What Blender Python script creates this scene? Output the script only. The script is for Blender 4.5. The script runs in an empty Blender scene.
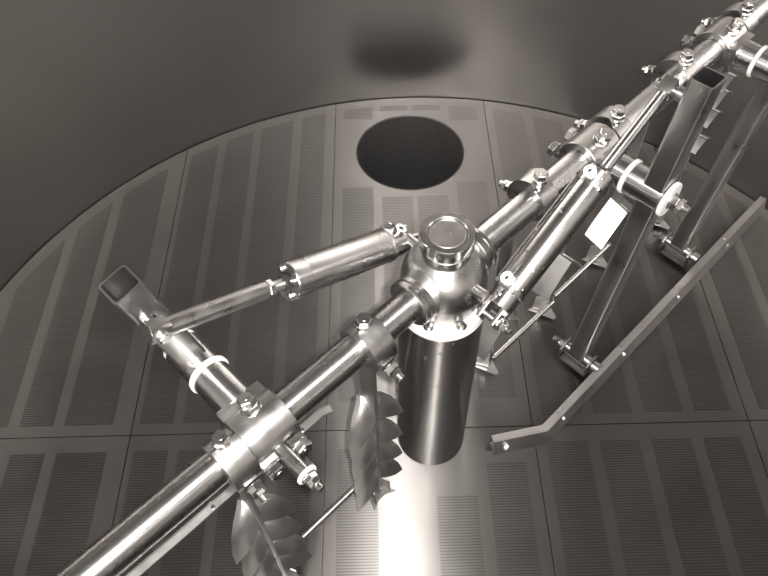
import bpy, bmesh, math
from mathutils import Vector, Matrix

# ------------------------------------------------------------------ camera
FOC = 735.05; PITCH = 0.9356; ROLL = -0.02416
CAM = Vector((-0.1242, -0.9142, 2.0))
PHI = 0.76424                       # azimuth of the rotating arm
R_TUN = 1.547
ARM_Z = 0.80
PI = math.pi

scene = bpy.context.scene
COL = scene.collection
cp, sp = math.cos(PITCH), math.sin(PITCH)
F_ = Vector((0, cp, -sp)); R_ = Vector((1, 0, 0)); U_ = Vector((0, sp, cp))
cr, sr = math.cos(ROLL), math.sin(ROLL)
R2 = cr * R_ + sr * U_; U2 = -sr * R_ + cr * U_
cam_data = bpy.data.cameras.new('camera')
cam_data.sensor_width = 36.0
cam_data.lens = FOC * 36.0 / 768.0
cam_data.clip_start = 0.01
cam = bpy.data.objects.new('camera', cam_data)
COL.objects.link(cam)
M = Matrix.Identity(4)
for i in range(3):
    M[i][0] = R2[i]; M[i][1] = U2[i]; M[i][2] = -F_[i]; M[i][3] = CAM[i]
cam.matrix_world = M
scene.camera = cam

# ------------------------------------------------------------------ light
world = bpy.data.worlds.new('tun_world')
scene.world = world
world.use_nodes = True
world.node_tree.nodes['Background'].inputs[0].default_value = (0.5, 0.49, 0.47, 1)
world.node_tree.nodes['Background'].inputs[1].default_value = 0.0

flash_data = bpy.data.lights.new('phone_flash', 'POINT')
flash_data.energy = 165.0
flash_data.shadow_soft_size = 0.012
flash_data.color = (1.0, 0.98, 0.955)
flash = bpy.data.objects.new('phone_flash', flash_data)
flash.location = CAM + R2 * 0.048 + U2 * 0.012
COL.objects.link(flash)

vs = scene.view_settings
vs.view_transform = 'Standard'
vs.look = 'None'
vs.exposure = 0.0
vs.gamma = 1.0
vs.use_curve_mapping = False

# ------------------------------------------------------------------ materials
def new_mat(name):
    m = bpy.data.materials.new(name); m.use_nodes = True
    nt = m.node_tree
    b = nt.nodes['Principled BSDF']
    return m, nt, b

def node(nt, kind, **kw):
    n = nt.nodes.new(kind)
    for k, v in kw.items(): setattr(n, k, v)
    return n

def steel(name, col, rough, rvar=0.08, scale=(8, 8, 8), bump=0.0, bscale=(200, 200, 6), aniso=0.0, cvar=0.12, metallic=1.0, drops=0.0):
    m, nt, b = new_mat(name)
    tc = node(nt, 'ShaderNodeTexCoord')
    mp = node(nt, 'ShaderNodeMapping'); mp.inputs['Scale'].default_value = scale
    nt.links.new(tc.outputs['Object'], mp.inputs['Vector'])
    nz = node(nt, 'ShaderNodeTexNoise'); nz.inputs['Scale'].default_value = 1.0; nz.inputs['Detail'].default_value = 5
    nt.links.new(mp.outputs[0], nz.inputs['Vector'])
    mr = node(nt, 'ShaderNodeMapRange')
    mr.inputs[1].default_value = 0.3; mr.inputs[2].default_value = 0.7
    mr.inputs[3].default_value = rough - rvar; mr.inputs[4].default_value = rough + rvar
    nt.links.new(nz.outputs['Fac'], mr.inputs[0])
    nt.links.new(mr.outputs[0], b.inputs['Roughness'])
    mc = node(nt, 'ShaderNodeMix', data_type='RGBA')
    mc.inputs[6].default_value = tuple(c * (1 - cvar) for c in col) + (1,)
    mc.inputs[7].default_value = tuple(min(1, c * (1 + cvar)) for c in col) + (1,)
    nt.links.new(nz.outputs['Fac'], mc.inputs[0])
    nt.links.new(mc.outputs[2], b.inputs['Base Color'])
    b.inputs['Metallic'].default_value = metallic
    last = None
    if bump > 0:
        mp2 = node(nt, 'ShaderNodeMapping'); mp2.inputs['Scale'].default_value = bscale
        nt.links.new(tc.outputs['Object'], mp2.inputs['Vector'])
        n2 = node(nt, 'ShaderNodeTexNoise'); n2.inputs['Scale'].default_value = 1.0; n2.inputs['Detail'].default_value = 3
        nt.links.new(mp2.outputs[0], n2.inputs['Vector'])
        bp = node(nt, 'ShaderNodeBump'); bp.inputs['Strength'].default_value = bump; bp.inputs['Distance'].default_value = 0.002
        nt.links.new(n2.outputs['Fac'], bp.inputs['Height'])
        last = bp
    if drops > 0:       # water drops standing on the metal
        vo = node(nt, 'ShaderNodeTexVoronoi'); vo.inputs['Scale'].default_value = drops
        nt.links.new(tc.outputs['Object'], vo.inputs['Vector'])
        sep = node(nt, 'ShaderNodeSeparateColor')
        nt.links.new(vo.outputs['Color'], sep.inputs[0])
        big = node(nt, 'ShaderNodeMath', operation='MULTIPLY'); big.inputs[1].default_value = 0.30
        pw = node(nt, 'ShaderNodeMath', operation='POWER'); pw.inputs[1].default_value = 4.0
        nt.links.new(sep.outputs[0], pw.inputs[0]); nt.links.new(pw.outputs[0], big.inputs[0])
        d = node(nt, 'ShaderNodeMath', operation='SUBTRACT', use_clamp=True)
        nt.links.new(big.outputs[0], d.inputs[0]); nt.links.new(vo.outputs['Distance'], d.inputs[1])
        bp2 = node(nt, 'ShaderNodeBump'); bp2.inputs['Strength'].default_value = 0.9; bp2.inputs['Distance'].default_value = 0.01
        nt.links.new(d.outputs[0], bp2.inputs['Height'])
        if last: nt.links.new(last.outputs[0], bp2.inputs['Normal'])
        last = bp2
    if last: nt.links.new(last.outputs[0], b.inputs['Normal'])
    if aniso:           # brushed sheet: the UV map gives the direction
        b.inputs['Anisotropic'].default_value = aniso
        tg = node(nt, 'ShaderNodeTangent', direction_type='UV_MAP'); tg.uv_map = 'brush'
        nt.links.new(tg.outputs[0], b.inputs['Tangent'])
    return m

def plain(name, col, rough, metallic=0.0):
    return steel(name, col, rough, 0.05, (20, 20, 20), cvar=0.06, metallic=metallic)

M_PIPE = steel('polished_steel_tube', (0.50, 0.495, 0.49), 0.27, 0.04, (14, 14, 14), cvar=0.10, aniso=0.93)
M_WET = steel('wet_polished_steel', (0.48, 0.47, 0.46), 0.26, 0.04, (14, 14, 14), cvar=0.10, drops=55.0, aniso=0.95)
M_COL = steel('brushed_column_steel', (0.36, 0.355, 0.35), 0.24, 0.01, (10, 10, 10), cvar=0.04, drops=45.0, aniso=0.85)
M_SATIN = steel('satin_cast_steel', (0.42, 0.41, 0.40), 0.33, 0.08, (24, 24, 24), bump=0.04, bscale=(60, 60, 60))
M_BOLT = steel('bolt_steel', (0.58, 0.57, 0.56), 0.22, 0.05, (80, 80, 80))
M_BLADE = steel('blade_sheet_steel', (0.52, 0.51, 0.50), 0.41, 0.06, (18, 18, 18))
M_LEVER = steel('hollow_section_steel', (0.44, 0.43, 0.42), 0.34, 0.08, (9, 9, 9), cvar=0.15)
M_WALL = steel('tun_wall_steel', (0.50, 0.482, 0.466), 0.35, 0.03, (1.6, 1.6, 1.6), bump=0.03, bscale=(6, 6, 160), cvar=0.10)
M_PANEL = steel('floor_plate_steel', (0.15, 0.143, 0.137), 0.38, 0.03, (5, 5, 5), cvar=0.12, aniso=1.0)
BRUSHED = (M_PIPE, M_WET, M_COL)
M_WHITE = plain('white_plastic', (0.86, 0.85, 0.82), 0.35)
M_DARK = plain('dark_pipe_steel', (0.12, 0.12, 0.12), 0.5, 0.6)
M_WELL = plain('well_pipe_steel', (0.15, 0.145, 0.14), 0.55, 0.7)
M_BLACK = plain('black_rubber', (0.02, 0.02, 0.02), 0.5)

def slot_material():
    m = steel('slotted_plate_steel', (0.135, 0.129, 0.124), 0.38, 0.04, (5, 5, 5), cvar=0.14, aniso=0.97)
    nt = m.node_tree; b = nt.nodes['Principled BSDF']
    tc = node(nt, 'ShaderNodeTexCoord')
    sx = node(nt, 'ShaderNodeSeparateXYZ')
    nt.links.new(tc.outputs['Object'], sx.inputs[0])
    k = node(nt, 'ShaderNodeMath', operation='MULTIPLY'); k.inputs[1].default_value = 1 / 0.0078
    nt.links.new(sx.outputs['Y'], k.inputs[0])
    fr = node(nt, 'ShaderNodeMath', operation='FRACT'); nt.links.new(k.outputs[0], fr.inputs[0])
    st = node(nt, 'ShaderNodeMath', operation='LESS_THAN'); st.inputs[1].default_value = 0.30
    nt.links.new(fr.outputs[0], st.inputs[0])
    old = b.inputs['Base Color'].links[0].from_socket
    mix = node(nt, 'ShaderNodeMix', data_type='RGBA')
    nt.links.new(st.outputs[0], mix.inputs[0]); nt.links.new(old, mix.inputs[6])
    mix.inputs[7].default_value = (0.075, 0.072, 0.070, 1)          # the open slots
    nt.links.new(mix.outputs[2], b.inputs['Base Color'])
    return m
M_SLOT = slot_material()

# ------------------------------------------------------------------ mesh helpers
def L(u, v, z):
    """arm frame: u along the arm, v to its right-hand side, z up"""
    return Vector((u, -v, z))

def frame_of(d):
    d = d.normalized()
    a = Vector((0, 0, 1)) if abs(d.z) < 0.9 else Vector((1, 0, 0))
    x = a.cross(d).normalized(); y = d.cross(x)
    return x, y, d

class MB:
    def __init__(self): self.bm = bmesh.new(); self.axis = None
    def lathe(self, p0, d, prof, seg=32, closed=False):
        """prof: (distance along d, radius); radius 0 ends as a point"""
        x, y, d = frame_of(d); p0 = Vector(p0); bm = self.bm
        self.axis = self.axis or (p0.copy(), x, y, d)
        rings = []
        for t, r in prof:
            if r < 1e-6: rings.append([bm.verts.new(p0 + d * t)])
            else: rings.append([bm.verts.new(p0 + d * t + (x * math.cos(2*PI*i/seg) + y * math.sin(2*PI*i/seg)) * r) for i in range(seg)])
        pairs = list(zip(rings[:-1], rings[1:]))
        if closed: pairs.append((rings[-1], rings[0]))
        for a, b in pairs:
            n = max(len(a), len(b))
            if n == 1: continue
            for i in range(n):
                j = (i + 1) % n
                if len(a) == 1: f = (a[0], b[j], b[i])
                elif len(b) == 1: f = (a[i], a[j], b[0])
                else: f = (a[i], a[j], b[j], b[i])
                bm.faces.new(f)
        return self
    def cyl(self, p0, p1, r, seg=28, ch=0.0):
        p0 = Vector(p0); p1 = Vector(p1); l = (p1 - p0).length
        c = min(ch, l * .4, r * .5)
        if c: prof = [(0, 0), (0, r - c), (c, r), (l - c, r), (l, r - c), (l, 0)]
        else: prof = [(0, 0), (0, r), (l, r), (l, 0)]
        return self.lathe(p0, p1 - p0, prof, seg)
    def ring(self, p0, p1, ro, ri, seg=32):
        p0 = Vector(p0); p1 = Vector(p1); l = (p1 - p0).length; c = min(.0015, l * .3)
        return self.lathe(p0, p1 - p0, [(0, ri), (0, ro - c), (c, ro), (l - c, ro), (l, ro - c), (l, ri)], seg, True)
    def hexa(self, p0, d, r, h, rot=0.0):
        x, y, d = frame_of(Vector(d)); p0 = Vector(p0); bm = self.bm
        def rg(t, rr): return [bm.verts.new(p0 + d * t + (x * math.cos(PI/3*i + rot) + y * math.sin(PI/3*i + rot)) * rr) for i in range(6)]
        rs = [rg(0, r), rg(h * .82, r), rg(h, r * .86)]
        for a, b in zip(rs[:-1], rs[1:]):
            for i in range(6): bm.faces.new((a[i], a[(i+1) % 6], b[(i+1) % 6], b[i]))
        bm.faces.new(rs[-1]); bm.faces.new(rs[0][::-1])
        return self
    def box(self, c, x, y, z, bev=0.0):
        """c centre; x, y, z half-axis vectors"""
        c = Vector(c); b2 = bmesh.new()
        vs_ = [b2.verts.new(c + x * i + y * j + z * k) for i in (-1, 1) for j in (-1, 1) for k in (-1, 1)]
        for q in ((0, 1, 3, 2), (4, 6, 7, 5), (0, 4, 5, 1), (2, 3, 7, 6), (0, 2, 6, 4), (1, 5, 7, 3)):
            b2.faces.new([vs_[i] for i in q])
        if bev: bmesh.ops.bevel(b2, geom=b2.edges[:], offset=bev, segments=2, affect='EDGES', profile=0.6)
        self.merge(b2); return self
    def abox(self, lo, hi, bev=0.0):
        lo = Vector(lo); hi = Vector(hi); h = (hi - lo) / 2
        return self.box((lo + hi) / 2, Vector((h.x, 0, 0)), Vector((0, h.y, 0)), Vector((0, 0, h.z)), bev)
    def merge(self, b2):
        me = bpy.data.meshes.new('tmp'); b2.to_mesh(me); b2.free()
        self.bm.from_mesh(me); bpy.data.meshes.remove(me)
    def plate(self, pts, off):
        """flat polygon pts given a thickness vector off"""
        bm = self.bm; off = Vector(off)
        a = [bm.verts.new(Vector(p)) for p in pts]; b = [bm.verts.new(Vector(p) + off) for p in pts]
        n = len(a)
        bm.faces.new(a[::-1]); bm.faces.new(b)
        for i in range(n): bm.faces.new((a[i], a[(i+1) % n], b[(i+1) % n], b[i]))
        return self
    def sheet(self, grid, th):
        """curved sheet through a grid of points, th thick"""
        bm = self.bm; n = len(grid); m = len(grid[0])
        top = []; bot = []
        for i in range(n):
            ra = []; rb = []
            for j in range(m):
                p = Vector(grid[i][j])
                du = Vector(grid[min(i+1, n-1)][j]) - Vector(grid[max(i-1, 0)][j])
                dv = Vector(grid[i][min(j+1, m-1)]) - Vector(grid[i][max(j-1, 0)])
                nn = du.cross(dv)
                nn = nn.normalized() if nn.length > 1e-12 else Vector((0, 0, 1))
                ra.append(bm.verts.new(p + nn * th / 2)); rb.append(bm.verts.new(p - nn * th / 2))
            top.append(ra); bot.append(rb)
        def q(a, b, c, d):
            try: bm.faces.new((a, b, c, d))
            except ValueError: pass
        for i in range(n - 1):
            for j in range(m - 1):
                q(top[i][j], top[i+1][j], top[i+1][j+1], top[i][j+1])
                q(bot[i][j], bot[i][j+1], bot[i+1][j+1], bot[i+1][j])
        for i in range(n - 1):
            q(top[i][0], bot[i][0], bot[i+1][0], top[i+1][0]); q(top[i][-1], top[i+1][-1], bot[i+1][-1], bot[i][-1])
        for j in range(m - 1):
            q(top[0][j], top[0][j+1], bot[0][j+1], bot[0][j]); q(top[-1][j], bot[-1][j], bot[-1][j+1], top[-1][j+1])
        return self
    def mesh(self, name, sharp=32):
        bm = self.bm
        bmesh.ops.remove_doubles(bm, verts=bm.verts, dist=1e-6)
        bmesh.ops.recalc_face_normals(bm, faces=bm.faces)
        lim = math.radians(sharp)
        for f in bm.faces: f.smooth = True
        for e in bm.edges:
            e.smooth = not (len(e.link_faces) == 2 and e.calc_face_angle(0) > lim)
        me = bpy.data.meshes.new(name); bm.to_mesh(me); bm.free()
        return me
    def build(self, name, mat, parent=None, label=None):
        me = self.mesh(name); me.materials.append(mat)
        if self.axis and mat in BRUSHED:
            self.brush(me)
        o = bpy.data.objects.new(name, me); COL.objects.link(o)
        if parent: o.parent = parent
        if label: o['label'] = label
        return o
    def brush(self, me):
        """UV map along the turning axis: the direction across the polishing marks"""
        p0, x, y, d = self.axis
        uv = me.uv_layers.new(name='brush')
        for f in me.polygons:
            flat = abs(f.normal.dot(d)) > .9
            a0 = None
            for li in f.loop_indices:
                q = me.vertices[me.loops[li].vertex_index].co - p0
                if flat: uv.data[li].uv = (q.dot(x), q.dot(y)); continue
                a = math.atan2(q.dot(y), q.dot(x))
                if a0 is None: a0 = a
                while a - a0 > PI: a -= 2 * PI
                while a - a0 < -PI: a += 2 * PI
                uv.data[li].uv = (q.dot(d), a * .05)

def thing(name, label, cat, loc=(0, 0, 0), rz=PHI, group=None):
    o = bpy.data.objects.new(name, None); COL.objects.link(o)
    o.empty_display_size = 0.05
    o.location = loc; o.rotation_euler = (0, 0, rz)
    o['label'] = label; o['category'] = cat
    if group: o['group'] = group
    return o

def struct(o, label, cat=None):
    o['kind'] = 'structure'; o['label'] = label
    if cat: o['category'] = cat
    return o

def copy_tree(o, parent=None):
    c = o.copy(); COL.objects.link(c); c.parent = parent
    for ch in o.children: copy_tree(ch, c)
    return c

# shared bolt meshes, axis +z, seat at z = 0
def bolt_mesh(kind):
    b = MB()
    if kind == 'hex':
        b.ring((0, 0, 0), (0, 0, .003), .0165, .004, 20)
        b.hexa((0, 0, .003), (0, 0, 1), .0145, .0115)
        b.cyl((0, 0, .0145), (0, 0, .0155), .0055, 12)
    elif kind == 'tall':
        b.ring((0, 0, 0), (0, 0, .003), .0165, .004, 20)
        b.hexa((0, 0, .003), (0, 0, 1), .0150, .011)
        b.hexa((0, 0, .0145), (0, 0, 1), .0140, .012, .5)
        b.cyl((0, 0, .026), (0, 0, .0275), .0055, 12)
    elif kind == 'nut':
        b.ring((0, 0, 0), (0, 0, .003), .0165, .004, 20)
        b.hexa((0, 0, .003), (0, 0, 1), .0145, .012)
        b.hexa((0, 0, .016), (0, 0, 1), .0130, .009, .3)
        b.cyl((0, 0, .02), (0, 0, .036), .008, 14, .001)
    elif kind == 'small':
        b.hexa((0, 0, 0), (0, 0, 1), .007, .006)
    elif kind == 'dome':
        b.ring((0, 0, 0), (0, 0, .002), .0125, .003, 20)
        b.lathe((0, 0, .002), Vector((0, 0, 1)), [(0, .0095), (.004, .0095), (.0075, .007), (.009, 0)], 20)
    me = b.mesh('bolt_' + kind); me.materials.append(M_BOLT)
    return me
BOLT = {k: bolt_mesh(k) for k in ('hex', 'tall', 'nut', 'small', 'dome')}

def bolt(parent, p, d, kind='hex', s=1.0, spin=0.0, name='bolt'):
    o = bpy.data.objects.new(name, BOLT[kind]); COL.objects.link(o)
    o.parent = parent; o.location = p
    q = Vector((0, 0, 1)).rotation_difference(Vector(d).normalized())
    o.rotation_mode = 'QUATERNION'
    o.rotation_quaternion = q @ Matrix.Rotation(spin, 3, 'Z').to_quaternion()
    o.scale = (s, s, s)
    return o

# ================================================================== the vessel
HOLE_C = (-0.009, 1.223); HOLE_R = 0.206
# --- wall
b = MB()
b.lathe((0, 0, -.14), Vector((0, 0, 1)), [(0, R_TUN), (2.50, R_TUN), (2.50, R_TUN + .012), (0, R_TUN + .012)], 160, True)
wall = b.build('wall_round', M_WALL)
struct(wall, 'curved grey stainless steel side wall of the round tank')
# --- lid
b = MB()
b.lathe((0, 0, 2.36), Vector((0, 0, 1)), [(0, R_TUN + .01), (.16, R_TUN * .86), (.30, R_TUN * .6), (.38, R_TUN * .3), (.40, 0), (.412, 0), (.392, R_TUN * .3), (.312, R_TUN * .6), (.172, R_TUN * .86), (.012, R_TUN + .012)], 96)
lid = b.build('ceiling', M_WALL)
struct(lid, 'domed stainless steel lid of the tank')
# --- floor: sub-floor, plates, slotted fields
b = MB()
b.ring((0, 0, -.14), (0, 0, -.012), R_TUN - .0005, .05, 128)
bmf = b
bmf.bm.free(); b = MB()
seg = 128
def ring_with_hole(bm_owner, z):
    bm = bm_owner.bm
    outer = [bm.verts.new((R_TUN * math.cos(2*PI*i/seg), R_TUN * math.sin(2*PI*i/seg), z)) for i in range(seg)]
    inner = [bm.verts.new((HOLE_C[0] + HOLE_R * math.cos(2*PI*i/64), HOLE_C[1] + HOLE_R * math.sin(2*PI*i/64), z)) for i in range(64)]
    es = [bm.edges.new((outer[i], outer[(i+1) % seg])) for i in range(seg)] + [bm.edges.new((inner[i], inner[(i+1) % 64])) for i in range(64)]
    bmesh.ops.triangle_fill(bm, use_beauty=True, edges=es)
ring_with_hole(b, -.010)
floor = b.build('floor', M_DARK)
struct(floor, 'round false bottom of slotted stainless steel plates')

def clip_circle(poly, R, n=200):
    """Sutherland-Hodgman of a convex polygon against a regular n-gon"""
    out = poly
    for i in range(n):
        a0 = 2*PI*i/n; a1 = 2*PI*(i+1)/n
        ax, ay = R*math.cos(a0), R*math.sin(a0); bx, by = R*math.cos(a1), R*math.sin(a1)
        res = []
        def side(p): return (bx-ax)*(p[1]-ay) - (by-ay)*(p[0]-ax)
        for k in range(len(out)):
            p, q = out[k], out[(k+1) % len(out)]
            sp_, sq = side(p), side(q)
            if sp_ >= 0: res.append(p)
            if (sp_ >= 0) != (sq >= 0):
                t = sp_ / (sp_ - sq); res.append((p[0] + (q[0]-p[0])*t, p[1] + (q[1]-p[1])*t))
        out = res
        if len(out) < 3: return []
    return out

def flat_piece(poly, z0, z1, name, mat, parent, hole=None):
    b = MB(); bm = b.bm
    loops = [poly]
    if hole: loops.append([(HOLE_C[0] + hole*math.cos(2*PI*i/72), HOLE_C[1] + hole*math.sin(2*PI*i/72)) for i in range(72)])
    es = []; lv = []
    for lp in loops:
        vv = [bm.verts.new((x, y, z1)) for x, y in lp]; lv.append(vv)
        es += [bm.edges.new((vv[i], vv[(i+1) % len(vv)])) for i in range(len(vv))]
    if hole: bmesh.ops.triangle_fill(bm, use_beauty=True, edges=es)
    else: bm.faces.new(lv[0])
    for vv in lv:
        lo = [bm.verts.new((v.co.x, v.co.y, z0)) for v in vv]
        for i in range(len(vv)):
            j = (i+1) % len(vv); bm.faces.new((vv[i], lo[i], lo[j], vv[j]))
    o = b.build(name, mat, parent)
    uv = o.data.uv_layers.new(name='brush')
    for lp in o.data.loops:
        co = o.data.vertices[lp.vertex_index].co
        uv.data[lp.index].uv = (co.y, -co.x)
    return o

G = .0012
XS = [-R_TUN, -.885, -.305, .305, .945, R_TUN]
YS = [-R_TUN, .04, R_TUN]
def fields_for(i):
    if i == 2: return [(-.27, -.155), (-.123, -.010), (.008, .123), (.157, .27)]
    if i == 1: return [(-.865, -.765), (-.735, -.63), (-.60, -.475), (-.44, -.345)]
    if i == 3: return [(.338, .458), (.494, .609), (.645, .76), (.796, .905)]
    if i == 0: return [(-1.50, -1.41), (-1.375, -1.26), (-1.225, -1.125), (-1.09, -.945)]
    return [(.99, 1.105), (1.14, 1.255), (1.29, 1.405), (1.44, 1.52)]
for i in range(5):
    for j in range(2):
        x0, x1 = XS[i] + G, XS[i+1] - G; y0, y1 = YS[j] + G, YS[j+1] - G
        poly = clip_circle([(x0, y0), (x1, y0), (x1, y1), (x0, y1)], R_TUN - .005)
        if len(poly) < 3: continue
        pn = flat_piece(poly, -.009, 0.0, 'floor_panel', M_PANEL, floor, HOLE_R + .004 if (i == 2 and j == 1) else None)
        for fx0, fx1 in fields_for(i):
            ya, yb = y0 + .035, y1 - .05
            spans = [(ya, yb)]
            if i == 2 and j == 1:
                spans = []
                near = 0 if fx0 < HOLE_C[0] < fx1 else min(abs(fx0 - HOLE_C[0]), abs(fx1 - HOLE_C[0]))
                h = math.sqrt(max(0, (HOLE_R + .035)**2 - near**2))
                if h > 0: spans = [(ya + .06, HOLE_C[1] - h), (HOLE_C[1] + h, yb)]
                else: spans = [(ya + .06, yb)]
            if i == 2 and j == 0:
                if fx0 == -.123: continue                    # plain strip in front of the column
                spans = [(ya, -.02 if fx0 < 0 else -.165 if fx0 < .1 else -.07)]
            for s0, s1 in spans:
                fp = clip_circle([(fx0, s0), (fx1, s0), (fx1, s1), (fx0, s1)], R_TUN - .05)
                if len(fp) >= 3: flat_piece(fp, -.001, .0006, 'slotted_field', M_SLOT, pn)
# --- discharge well under the round opening
b = MB()
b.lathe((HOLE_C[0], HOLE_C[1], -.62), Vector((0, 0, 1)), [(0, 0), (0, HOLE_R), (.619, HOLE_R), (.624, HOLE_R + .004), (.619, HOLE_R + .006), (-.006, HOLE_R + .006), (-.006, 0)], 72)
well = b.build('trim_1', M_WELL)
struct(well, 'dark round discharge pipe sunk below the opening in the floor')

# ================================================================== centre column
t = thing('center_column', 'upright polished steel column standing in the middle of the slotted floor', 'column', rz=PHI)
MB().lathe((0, 0, .0006), Vector((0, 0, 1)), [(0, 0), (0, .070), (.040, .070), (.041, .0925), (.044, .094), (.690, .094), (.693, .092), (.693, 0)], 72).build('post', M_COL, t)
MB().lathe((0, 0, .694), Vector((0, 0, 1)), [(0, .03), (0, .094), (.003, .096), (.030, .096), (.036, .090), (.036, .03)], 72, True).build('bearing_ring', M_WHITE, t, 'white plastic bearing ring')

# ================================================================== hub and arm
t = thing('rotating_arm', 'long polished steel tube arm with round capped hub on the central column', 'arm', (0, 0, 0))
b = MB()
prof = [(.731, 0), (.731, .078), (.740, .080), (.760, .085)]
for k in range(0, 11):
    a = math.radians(-18 + k * 7.6)
    prof.append((ARM_Z - .004 + .090 * math.sin(a), max(.049, .090 * math.cos(a))))
prof += [(.884, .049), (.884, 0)]
b.lathe((0, 0, 0), Vector((0, 0, 1)), prof, 64)
for s in (-1, 1):
    b.lathe((s * .03, 0, ARM_Z), Vector((s, 0, 0)), [(0, .072), (.022, .068), (.034, .060), (.042, .053), (.052, .049)], 48)
b.build('hub', M_SATIN, t)
for s in (-1, 1):
    MB().lathe((s * .078, 0, ARM_Z), Vector((s, 0, 0)), [(0, .03), (0, .050), (.002, .052), (.012, .052), (.014, .049), (.017, .049), (.019, .052), (.027, .052), (.029, .050), (.029, .044), (.024, .035), (.024, .03)], 56, True).build('socket_collar', M_SATIN, t)
b = MB()
b.lathe((-1.36, 0, ARM_Z), Vector((1, 0, 0)), [(0, 0), (0, .030), (.004, .034), (1.30, .034), (1.30, 0)], 48)
b.build('arm_tube', M_PIPE, t)
b = MB()
b.lathe((.06, 0, ARM_Z), Vector((1, 0, 0)), [(0, 0), (0, .034), (1.36, .034), (1.365, .030), (1.365, 0)], 48)
b.build('arm_tube', M_PIPE, t)
# screwed cap
cap = MB().lathe((0, 0, .885), Vector((0, 0, 1)), [(0, .03), (0, .049), (.002, .051), (.012, .051), (.014, .049), (.016, .049)], 56).build('cap_neck', M_SATIN, t)
b = MB()
seg_n = 96; zz = [(.901, .0525), (.904, .0545), (.930, .0545), (.934, .052), (.934, .040), (.931, .038)]
rings = []
for z, r in zz:
    rg = []
    for i in range(seg_n):
        a = 2*PI*i/seg_n
        notch = .004 if (i % 16) < 4 and .902 < z < .9335 and r > .05 else 0
        rg.append(b.bm.verts.new(((r - notch) * math.cos(a), (r - notch) * math.sin(a), z)))
    rings.append(rg)
for a, c in zip(rings[:-1], rings[1:]):
    for i in range(seg_n): b.bm.faces.new((a[i], a[(i+1) % seg_n], c[(i+1) % seg_n], c[i]))
b.bm.faces.new(rings[0][::-1])
nut = b.build('cap_nut', M_BOLT, t, 'round notched union nut')
b = MB().lathe((0, 0, .915), Vector((0, 0, 1)), [(0, 0), (0, .0385), (.0145, .0385), (.016, .036), (.0145, .034), (.0145, .006), (.0135, .0055), (.0135, 0)], 64)
b.build('cap_disc', M_SATIN, nut)
for k in range(8):
    a = math.radians(22.5 + 45 * k) - PHI
    bolt(t, (.087 * math.cos(a), .087 * math.sin(a), .7305), (0, 0, 1), 'dome', 1.0)
for s in (-1, 1):   # lugs that carry the air cylinders
    MB().cyl((0, s * .07, .825), (0, s * .108, .828), .013, 20, .002).build('cylinder_lug', M_SATIN, t)

# ================================================================== rake knives
def make_clamp(parent):
    """two-part clamp round the arm, lobed towards -v where its bolts sit"""
    b = MB(); bm = b.bm; w = .026
    def rad(a):                                          # a from +v side, 90 = up, 180 = -v
        d = math.degrees(a) % 360
        return .0435 + (.017 if 95 < d < 195 else .017 * max(0, (d - 80) / 15) if 80 < d <= 95 else .017 * max(0, (215 - d) / 20) if 195 <= d < 215 else 0)
    n = 72; rows = []
    for x, k in ((-w, 0), (-w, 1), (w, 1), (w, 0)):
        rows.append([bm.verts.new(L(x, (rad(2*PI*i/n) if k else .0345) * math.cos(2*PI*i/n), ARM_Z + (rad(2*PI*i/n) if k else .0345) * math.sin(2*PI*i/n))) for i in range(n)])
    for r0, r1 in zip(rows, rows[1:] + rows[:1]):
        for i in range(n): bm.faces.new((r0[i], r0[(i+1) % n], r1[(i+1) % n], r1[i]))
    c = b.build('clamp', M_SATIN, parent)
    MB().abox(L(-.014, .014, ARM_Z + .040), L(.014, -.014, ARM_Z + .048), .002).build('bolt_seat', M_SATIN, c)
    bolt(c, L(0, 0, ARM_Z + .048), (0, 0, 1), 'tall', 1.15, .3)
    MB().abox(L(-.014, -.064, ARM_Z - .030), L(.014, -.050, ARM_Z - .002), .002).build('bolt_seat', M_SATIN, c)
    bolt(c, L(0, -.064, ARM_Z - .016), L(0, -1, -.25), 'nut', 1.0, .2)
    return c

def leaf(side, z0, kind):
    """one curved vane; side +1 / -1 along u. kind 0: hanging feather, kind 1: scoop"""
    ns, nc = 9, 6; grid = []
    for i in range(ns):
        s = i / (ns - 1); row = []
        for j in range(nc):
            c = j / (nc - 1)
            if kind == 0:      # hanging feather: long root along the bar, pointed low corner
                w = .06 + .94 * math.sin(c * PI / 2) ** 1.4
                x = side * (.004 + .080 * s * w)
                v = .030 - .052 * c - .008 * math.sin(s * PI)
                z = z0 + .058 * (1 - c) - s * w * (.018 + .052 * c) - .012 * s * s * c + .022 * math.sin(PI * c) * (1 - .3 * s)
            else:              # scoop: level root, rolled over and falling outwards
                run, drop, tw = (.105, .088, .018) if kind == 2 else (.085, .110, .0)
                va, vb = -.068, 0.0
                if z0 > .4: run, drop, va, vb = .045, .030, .012, .046
                x = side * (.004 + run * s)
                v = va + (vb - va) * c
                z = z0 - drop * (.85 * s + .15 * s ** 3) - tw * c
            row.append(L(x, v, z))
        grid.append(row)
    return MB().sheet(grid, .003)

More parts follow.
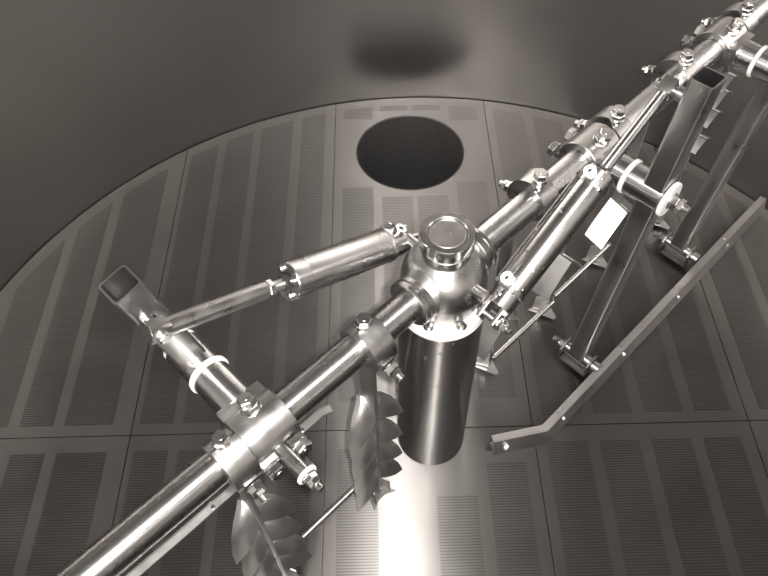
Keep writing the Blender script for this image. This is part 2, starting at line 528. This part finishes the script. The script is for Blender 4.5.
def make_knife(label, kind):
    t = thing('rake_knife', label, 'rake knife', group='rake knives hung from the arm')
    make_clamp(t)
    v0, v1 = (-.022, .020) if kind in (0, 3) else (-.064, -.034)
    MB().abox(L(-.005, v0, .045), L(.005, v1, ARM_Z - .030), .001).build('knife_bar', M_BLADE, t)
    for z0 in ((.50, .375, .26, .15) if kind == 0 else (.665, .61, .535, .43, .312) if kind == 3 else (.312,)):
        for s in (-1, 1):
            leaf(s, z0, kind).build('vane', M_BLADE, t)
    # shoe at the foot: two cheeks swept back and a pointed sole
    sh = MB()
    for s in (-1, 1):
        sh.plate([L(s * .004, v1, .105), L(s * .026, v0 - .006, .095), L(s * .026, v0 - .010, .030), L(s * .004, v1 + .002, .028)], L(s * .003, 0, 0))
    shoe = sh.build('shoe', M_BLADE, t)
    MB().plate([L(-.040, v0 - .018, .026), L(-.012, v0 - .004, .026), L(.012, v0 - .004, .026), L(.040, v0 - .018, .026), L(.006, v1 + .034, .018), L(-.006, v1 + .034, .018)], L(0, 0, -.004)).build('sole', M_BLADE, shoe)
    bolt(t, L(.005, (v0 + v1) / 2, .085), (1, 0, 0), 'small', 1.1)
    bolt(t, L(-.005, (v0 + v1) / 2, .085), (-1, 0, 0), 'small', 1.1)
    return t

kA = make_knife('feathered steel rake knife clamped under the arm beside the central column', 0)
kA.location = L(0, 0, 0); 
def place(o, u, rot):
    """u measured along the arm; rot 0 or pi"""
    a = PHI
    o.location = (u * math.cos(a), u * math.sin(a), 0)
    o.rotation_euler = (0, 0, PHI + rot)
kL2 = copy_tree(kA); kL2['label'] = 'feathered steel rake knife hanging next to the bracket of the tilted lever'
place(kA, -.225, PI); place(kL2, -.557, PI)
kB = make_knife('steel rake knife whose clamp is next to the capped hub, behind the air cylinder', 1)
place(kB, .302, 0)
k = copy_tree(kB); k['label'] = 'steel rake knife hanging beside the upright lever with white washers'; place(k, .592, 0)
kD = make_knife('outermost steel rake knife near the tank wall at the arm end', 3)
place(kD, 1.180, 0)
kC = make_knife('steel rake knife with bright curved vane beyond the upright lever', 2)
place(kC, .885, 0)

# tie rods between the feet of neighbouring knives
def tie_rod(u0, v0, z0, u1, v1, z1, label):
    t = thing('tie_rod', label, 'rod', (u0 * math.cos(PHI) + v0 * math.sin(PHI), u0 * math.sin(PHI) - v0 * math.cos(PHI), z0), PHI, 'tie rods between knife feet')
    d = L(u1 - u0, v1 - v0, z1 - z0); n = d.normalized()
    MB().cyl((0, 0, 0), d, .0085, 16, .001).build('rod', M_PIPE, t)
    bolt(t, -n * .001, -n, 'small', 1.2, name='end_nut'); bolt(t, d + n * .001, n, 'small', 1.2, name='end_nut')
tie_rod(-.515, -.030, .075, -.243, -.030, .075, 'steel tie rod joining the feet of the two feathered rake knives')
tie_rod(.300, -.022, .090, .590, -.022, .090, 'steel tie rod near the floor behind the white-ringed column')
tie_rod(.592, -.024, .115, .885, -.024, .115, 'steel tie rod reaching to the knife with the bright curved vane')

# ================================================================== pivot brackets
def make_pivot(label, ring_v, lever_w, rot, u0, lower_nuts, w2r=.0425, tail=False):
    t = thing('pivot_bracket', label, 'bracket', (u0 * math.cos(PHI), u0 * math.sin(PHI), 0), PHI + rot, 'pivot brackets clamped on the arm')
    # saddle: half shells round the arm with square flanges
    b = MB()
    b.ring(L(-.048, 0, ARM_Z), L(.048, 0, ARM_Z), .0530, .0350, 48)
    sad = b.build('saddle', M_SATIN, t)
    b = MB()
    b.abox(L(-.048, .050, ARM_Z - .040), L(.048, .064, ARM_Z + .034), .003)
    b.abox(L(-.048, -.066, ARM_Z - .022), L(.048, -.040, ARM_Z - .008), .003)
    b.abox(L(-.048, .036, ARM_Z + .018), L(.048, .056, ARM_Z + .034), .003)
    b.build('flange', M_SATIN, sad)
    bolt(sad, L(0, .018, ARM_Z + .048), L(0, .3, 1), 'tall', 1.2, .5)
    for x in lower_nuts:
        bolt(sad, L(x, -.066, ARM_Z - .015), L(0, -1, .1), 'hex', 1.25, .2 + x * 9)
    # cross tube towards +v
    MB().cyl(L(0, .058, ARM_Z), L(0, ring_v - .008, ARM_Z), .0385, 48, .002).build('cross_tube', M_PIPE, t)
    MB().ring(L(0, ring_v - .008, ARM_Z), L(0, ring_v + .002, ARM_Z), .0425, .015, 48).build('washer', M_WHITE, t, 'white plastic washer')
    v2 = ring_v + .002 + lever_w
    MB().ring(L(0, v2, ARM_Z), L(0, v2 + .010, ARM_Z), w2r, .015, 48).build('washer', M_WHITE, t, 'white plastic washer')
    MB().cyl(L(0, ring_v - .01, ARM_Z), L(0, v2 + .012, ARM_Z), .0145, 24).build('pin', M_PIPE, t)
    bolt(t, L(0, v2 + .010, ARM_Z), L(0, 1, 0), 'nut', 1.25, name='lock_nut')
    # tail of the pin on the other side of the arm
    if tail:
        MB().cyl(L(0, -.045, ARM_Z - .004), L(0, -.118, ARM_Z - .004), .014, 24, .001).build('pin_tail', M_SATIN, t)
        MB().ring(L(0, -.118, ARM_Z - .004), L(0, -.124, ARM_Z - .004), .0205, .008, 32).build('washer', M_WHITE, t, 'white plastic washer')
        bolt(t, L(0, -.124, ARM_Z - .004), L(0, -1, 0), 'nut', .95, name='lock_nut')
    return t
make_pivot('pivot bracket carrying the tilted open-topped lever', .158, .080, PI, -.482, (-.030, .030), .037, True)
make_pivot('pivot bracket with two white washers beside the air cylinder end', .113, .092, 0, .503, (-.033, .033))
make_pivot('pivot bracket far along the arm near the tank wall', .113, .092, 0, 1.085, (-.033, .033))

# ================================================================== levers
def make_lever(label, u0, rot, tilt, v_bot, v_top, hub0, hub1, z_top, foot=True):
    """hollow-section lever turning on the cross pin at ARM_Z; tilt rotates it about the pin"""
    t = thing('lifting_lever', label, 'lever', (u0 * math.cos(PHI), u0 * math.sin(PHI), ARM_Z), PHI + rot, 'levers that carry the ploughs')
    def T(u, v, z):
        c, s = math.cos(tilt), math.sin(tilt)
        return L(u * c + z * s, v, -u * s + z * c)
    hw = .026; hu = .027; wall_t = .0035
    z0 = .088 - ARM_Z; z1 = z_top - ARM_Z
    b = MB(); bm = b.bm
    def loop(z, k, v):
        pts = []
        for cx, cy, a0 in ((1, 1, 0), (-1, 1, 90), (-1, -1, 180), (1, -1, 270)):
            r = .007 - k * .5
            for q in range(4):
                a = math.radians(a0 + 30 * q)
                pts.append(bm.verts.new(T((hu - k - r) * cx + r * math.cos(a), v + (hw - k - r) * cy + r * math.sin(a), z)))
        return pts
    rows = [loop(z0, 0, v_bot), loop(z1, 0, v_top), loop(z1, wall_t, v_top), loop(z1 - .14, wall_t, v_bot + (v_top - v_bot) * .87)]
    for r0, r1 in zip(rows[:-1], rows[1:]):
        for i in range(16): bm.faces.new((r0[i], r0[(i+1) % 16], r1[(i+1) % 16], r1[i]))
    bm.faces.new(rows[0][::-1]); bm.faces.new(rows[-1])
    bar = b.build('lever_bar', M_LEVER, t)
    MB().ring(T(0, hub0, 0), T(0, hub1, 0), .0385, .0150, 40).build('pivot_sleeve', M_PIPE, t)
    # foot: U bracket on a cross pin
    vb = v_bot - (v_top - v_bot) * .03
    zf = .060 - ARM_Z
    f2 = MB()
    for v in (vb - .050, vb + .044):
        f2.plate([T(-.030, v, zf - .034), T(.030, v, zf - .034), T(.030, v, zf + .016), T(.014, v, zf + .032), T(-.014, v, zf + .032), T(-.030, v, zf + .016)], L(0, .006, 0))
    f2.plate([T(-.030, vb - .044, zf - .034), T(.030, vb - .044, zf - .034), T(.030, vb + .044, zf - .034), T(-.030, vb + .044, zf - .034)], T(0, 0, .005))
    foot_o = f2.build('foot_bracket', M_SATIN, t)
    MB().cyl(T(0, vb - .043, zf + .004), T(0, vb + .043, zf + .004), .019, 28, .001).build('foot_sleeve', M_PIPE, foot_o)
    MB().cyl(T(0, vb - .055, zf), T(0, vb + .068, zf), .012, 20, .001).build('foot_pin', M_PIPE, foot_o)
    MB().cyl(T(0, vb + .051, zf), T(0, vb + .076, zf), .021, 28, .002).build('spacer', M_PIPE, foot_o)
    bolt(foot_o, T(0, vb - .051, zf), L(0, -1, 0), 'nut', 1.2, name='lock_nut')
    return t, T
make_lever('upright hollow-section lever between two white washers beside the air cylinder', .503, 0, 0.0, .148, .190, .1155, .2045, 1.115)
make_lever('upright hollow-section lever closer to the tank wall, over the far half of the plough', 1.085, 0, 0.0, .135, .182, .1155, .2045, 1.115)
lv, TL = make_lever('tilted open-topped hollow-section lever gripped by a cylinder rod clevis', -.482, PI, math.radians(11.5), .20, .205, .1605, .2395, 1.10)

# ================================================================== ploughs
def make_plough(label, rot, u_in, u_out, v0, z0, bend):
    t = thing('plough_beam', label, 'plough', (0, 0, 0), PHI + rot, 'ploughs close above the floor')
    pts = [(bend[0], bend[1]), (u_in, v0), (u_out, v0)]
    def strip(prof):
        b = MB(); bm = b.bm; rows = []
        d0 = Vector((pts[1][0] - pts[0][0], pts[1][1] - pts[0][1])).normalized()
        n0 = Vector((-d0.y, d0.x)); n1 = Vector((0, 1))
        nm = (n0 + n1).normalized(); nm = nm / max(.5, nm.dot(n1))
        for (u, v), n in zip(pts, (n0, nm, n1)):
            rows.append([bm.verts.new(L(u + n.x * o, v + n.y * o, z)) for o, z in prof])
        for r0, r1 in zip(rows[:-1], rows[1:]):
            for i in range(4): bm.faces.new((r0[i], r0[(i+1) % 4], r1[(i+1) % 4], r1[i]))
        bm.faces.new(rows[0][::-1]); bm.faces.new(rows[-1])
        return b
    strip([(.009, z0), (.014, z0), (.001, z0 + .058), (-.004, z0 + .058)]).build('blade', M_BLADE, t)
    strip([(-.022, z0 + .051), (-.0042, z0 + .053), (-.0042, z0 + .058), (-.022, z0 + .056)]).build('top_flange', M_BLADE, t)
    if rot == 0:
        d = Vector((bend[0] - u_in, bend[1] - v0)).normalized()
        e = Vector((bend[0], bend[1]))
        MB().plate([L(e.x, e.y, z0), L(e.x + d.x * .018, e.y + d.y * .018, z0 + .004), L(e.x + d.x * .012, e.y + d.y * .012, z0 + .050), L(e.x, e.y, z0 + .054)], L(-d.y * .004, d.x * .004, 0)).build('wear_tip', M_BOLT, t)
        w = e - d * .03
        MB().abox(L(w.x - .006, w.y + .008, z0 + .022), L(w.x + .006, w.y + .018, z0 + .036), .001).build('clip', M_WHITE, t, 'small bright clip')
    for u in [u_in + .075 + .305 * k for k in range(8)]:
        if u < u_out - .05:
            bolt(t, L(u, v0 - .014, z0 + .0575), (0, 0, 1), 'small', .9)
            bolt(t, L(u, v0 + .005, z0 + .036), L(0, 1, .2), 'small', 1.0)
    return t
make_plough('long steel plough with short angled end, low over the floor beside the upright lever feet', 0, .232, 1.49, .236, .012, (.098, .150))
make_plough('steel plough beam half hidden below the arm tube beside the tilted lever', PI, .200, 1.46, .245, .085, (.17, .235))

# ================================================================== air cylinders
def make_cylinder(label, k, rot, p_hub, p_rod, t_head, wet, sleeve_r, flat_end, rod_bare):
    """p_hub / p_rod in the (u, v, z) of the rotated arm frame"""
    A = L(*p_hub); B = L(*p_rod)
    t = thing('air_cylinder', label, 'cylinder', (0, 0, 0), PHI + rot, 'air cylinders between hub and levers')
    d = (B - A).normalized(); l = (B - A).length
    x, y, _ = frame_of(d)          # x horizontal, y upwards
    def at(s): return A + d * s
    h = l * t_head
    MB().lathe(at(.045), d, [(0, 0), (0, .0305*k), (.003, .0320*k), (h - .085, .0320*k), (h - .085, 0)], 48).build('barrel', M_WET, t)
    MB().lathe(at(.004), d, [(0, 0), (0, .020*k), (.003, .0285*k), (.036, .0295*k), (.038, .0330*k), (.046, .0330*k), (.046, 0)], 48).build('end_cap', M_WET, t)
    hc = MB().lathe(at(h - .040), d, [(0, 0), (0, .0330*k), (.002, .0338*k), (.034, .0338*k), (.036, .0325*k), (.036, 0)], 48).build('head_cap', M_WET, t)
    for q in range(4):
        a = math.radians(45 + 90 * q)
        bolt(hc, at(h - .004) + (x * math.cos(a) + y * math.sin(a)) * .0235 * k, d, 'dome', .72)
    MB().lathe(at(h - .004), d, [(0, 0), (0, .015), (.008, .015), (.010, .012), (.010, 0)], 28).build('rod_seal', M_BLACK, hc)
    # ports
    for s in ((.022,) if flat_end else (.058, h - .022)):
        pz = (y * .93 + x * .2).normalized()
        pm = MB().cyl(at(s) + pz * .026, at(s) + pz * .040, .0120, 24, .001).ring(at(s) + pz * .040, at(s) + pz * .046, .0130, .0050, 24).build('port', M_BOLT if flat_end else M_WHITE, t)
        MB().cyl(at(s) + pz * .0395, at(s) + pz * .041, .0046, 16).build('port_hole', M_BLACK, pm)
    # thin tie rod with fitting along the barrel
    side = (x * (1 if rot == 0 else -1) * -1 + y * .15).normalized()
    if not flat_end:
        tr = MB().cyl(at(.05) + x * .035 + y * .006, at(h - .03) + x * .035 + y * .006, .0032, 10).build('air_pipe', M_PIPE, t)
        for s in (.05, h - .03): bolt(tr, at(s) + x * .030 + y * .012, y, 'small', 1.0, name='fitting')
    # rod
    MB().cyl(at(h - .006), at(h + rod_bare + .01), .0105, 24).build('piston_rod', M_PIPE, t)
    rn = MB().hexa(at(h + rod_bare - .014), d, .0165, .012).build('rod_nut', M_BOLT, t)
    if flat_end:
        sl = MB().cyl(at(h + rod_bare), at(l + .012), sleeve_r, 32, .001).build('rod_sleeve', M_SATIN, t)
    else:
        sl = MB().cyl(at(h + rod_bare), at(l - .004), sleeve_r, 32, .001).build('rod_sleeve', M_PIPE, t)
    vdir = L(0, 1, 0)
    MB().box(at(l - .006), d * .018, vdir * .015, d.cross(vdir) * .015, .003).build('rod_eye', M_SATIN, sl)
    pin = MB().cyl(at(l - .006) - vdir * .022, at(l - .006) + vdir * .050, .0105, 24, .001).build('rod_pin', M_PIPE, t)
    MB().cyl(at(l - .006) + vdir * .022, at(l - .006) + vdir * .048, .0150, 24, .002).build('bush', M_PIPE, pin)
    bolt(pin, at(l - .006) - vdir * .016, -vdir, 'small', 1.6, name='pin_nut')
    # hub end clevis
    b = MB()
    for s in (-1, 1):
        b.box(at(-.010) + vdir * s * .017, d * .022, vdir * .004, d.cross(vdir) * .019, .002)
    cl = b.build('clevis', M_SATIN, t)
    MB().cyl(at(-.018) - vdir * .026, at(-.018) + vdir * .030, .0085, 20).build('clevis_pin', M_PIPE, cl)
    bolt(cl, at(-.018) + vdir * .021, vdir, 'nut', .85, name='clevis_nut')
    bolt(cl, at(.004) + vdir * .021 - d.cross(vdir) * 0.0, vdir, 'small', 1.2, name='clevis_bolt')
    return t
make_cylinder('wet steel air cylinder from hub to the upright lever, with white port rings', 1.0, 0, (.006, .132, .803), (.520, .118, 1.048), .605, True, .0125, False, .012)
make_cylinder('steel air cylinder with bolted head and thick rod sleeve reaching the tilted lever', 1.13, PI, (.006, .122, .815), (.540, .150, 1.018), .535, True, .0165, True, .045)
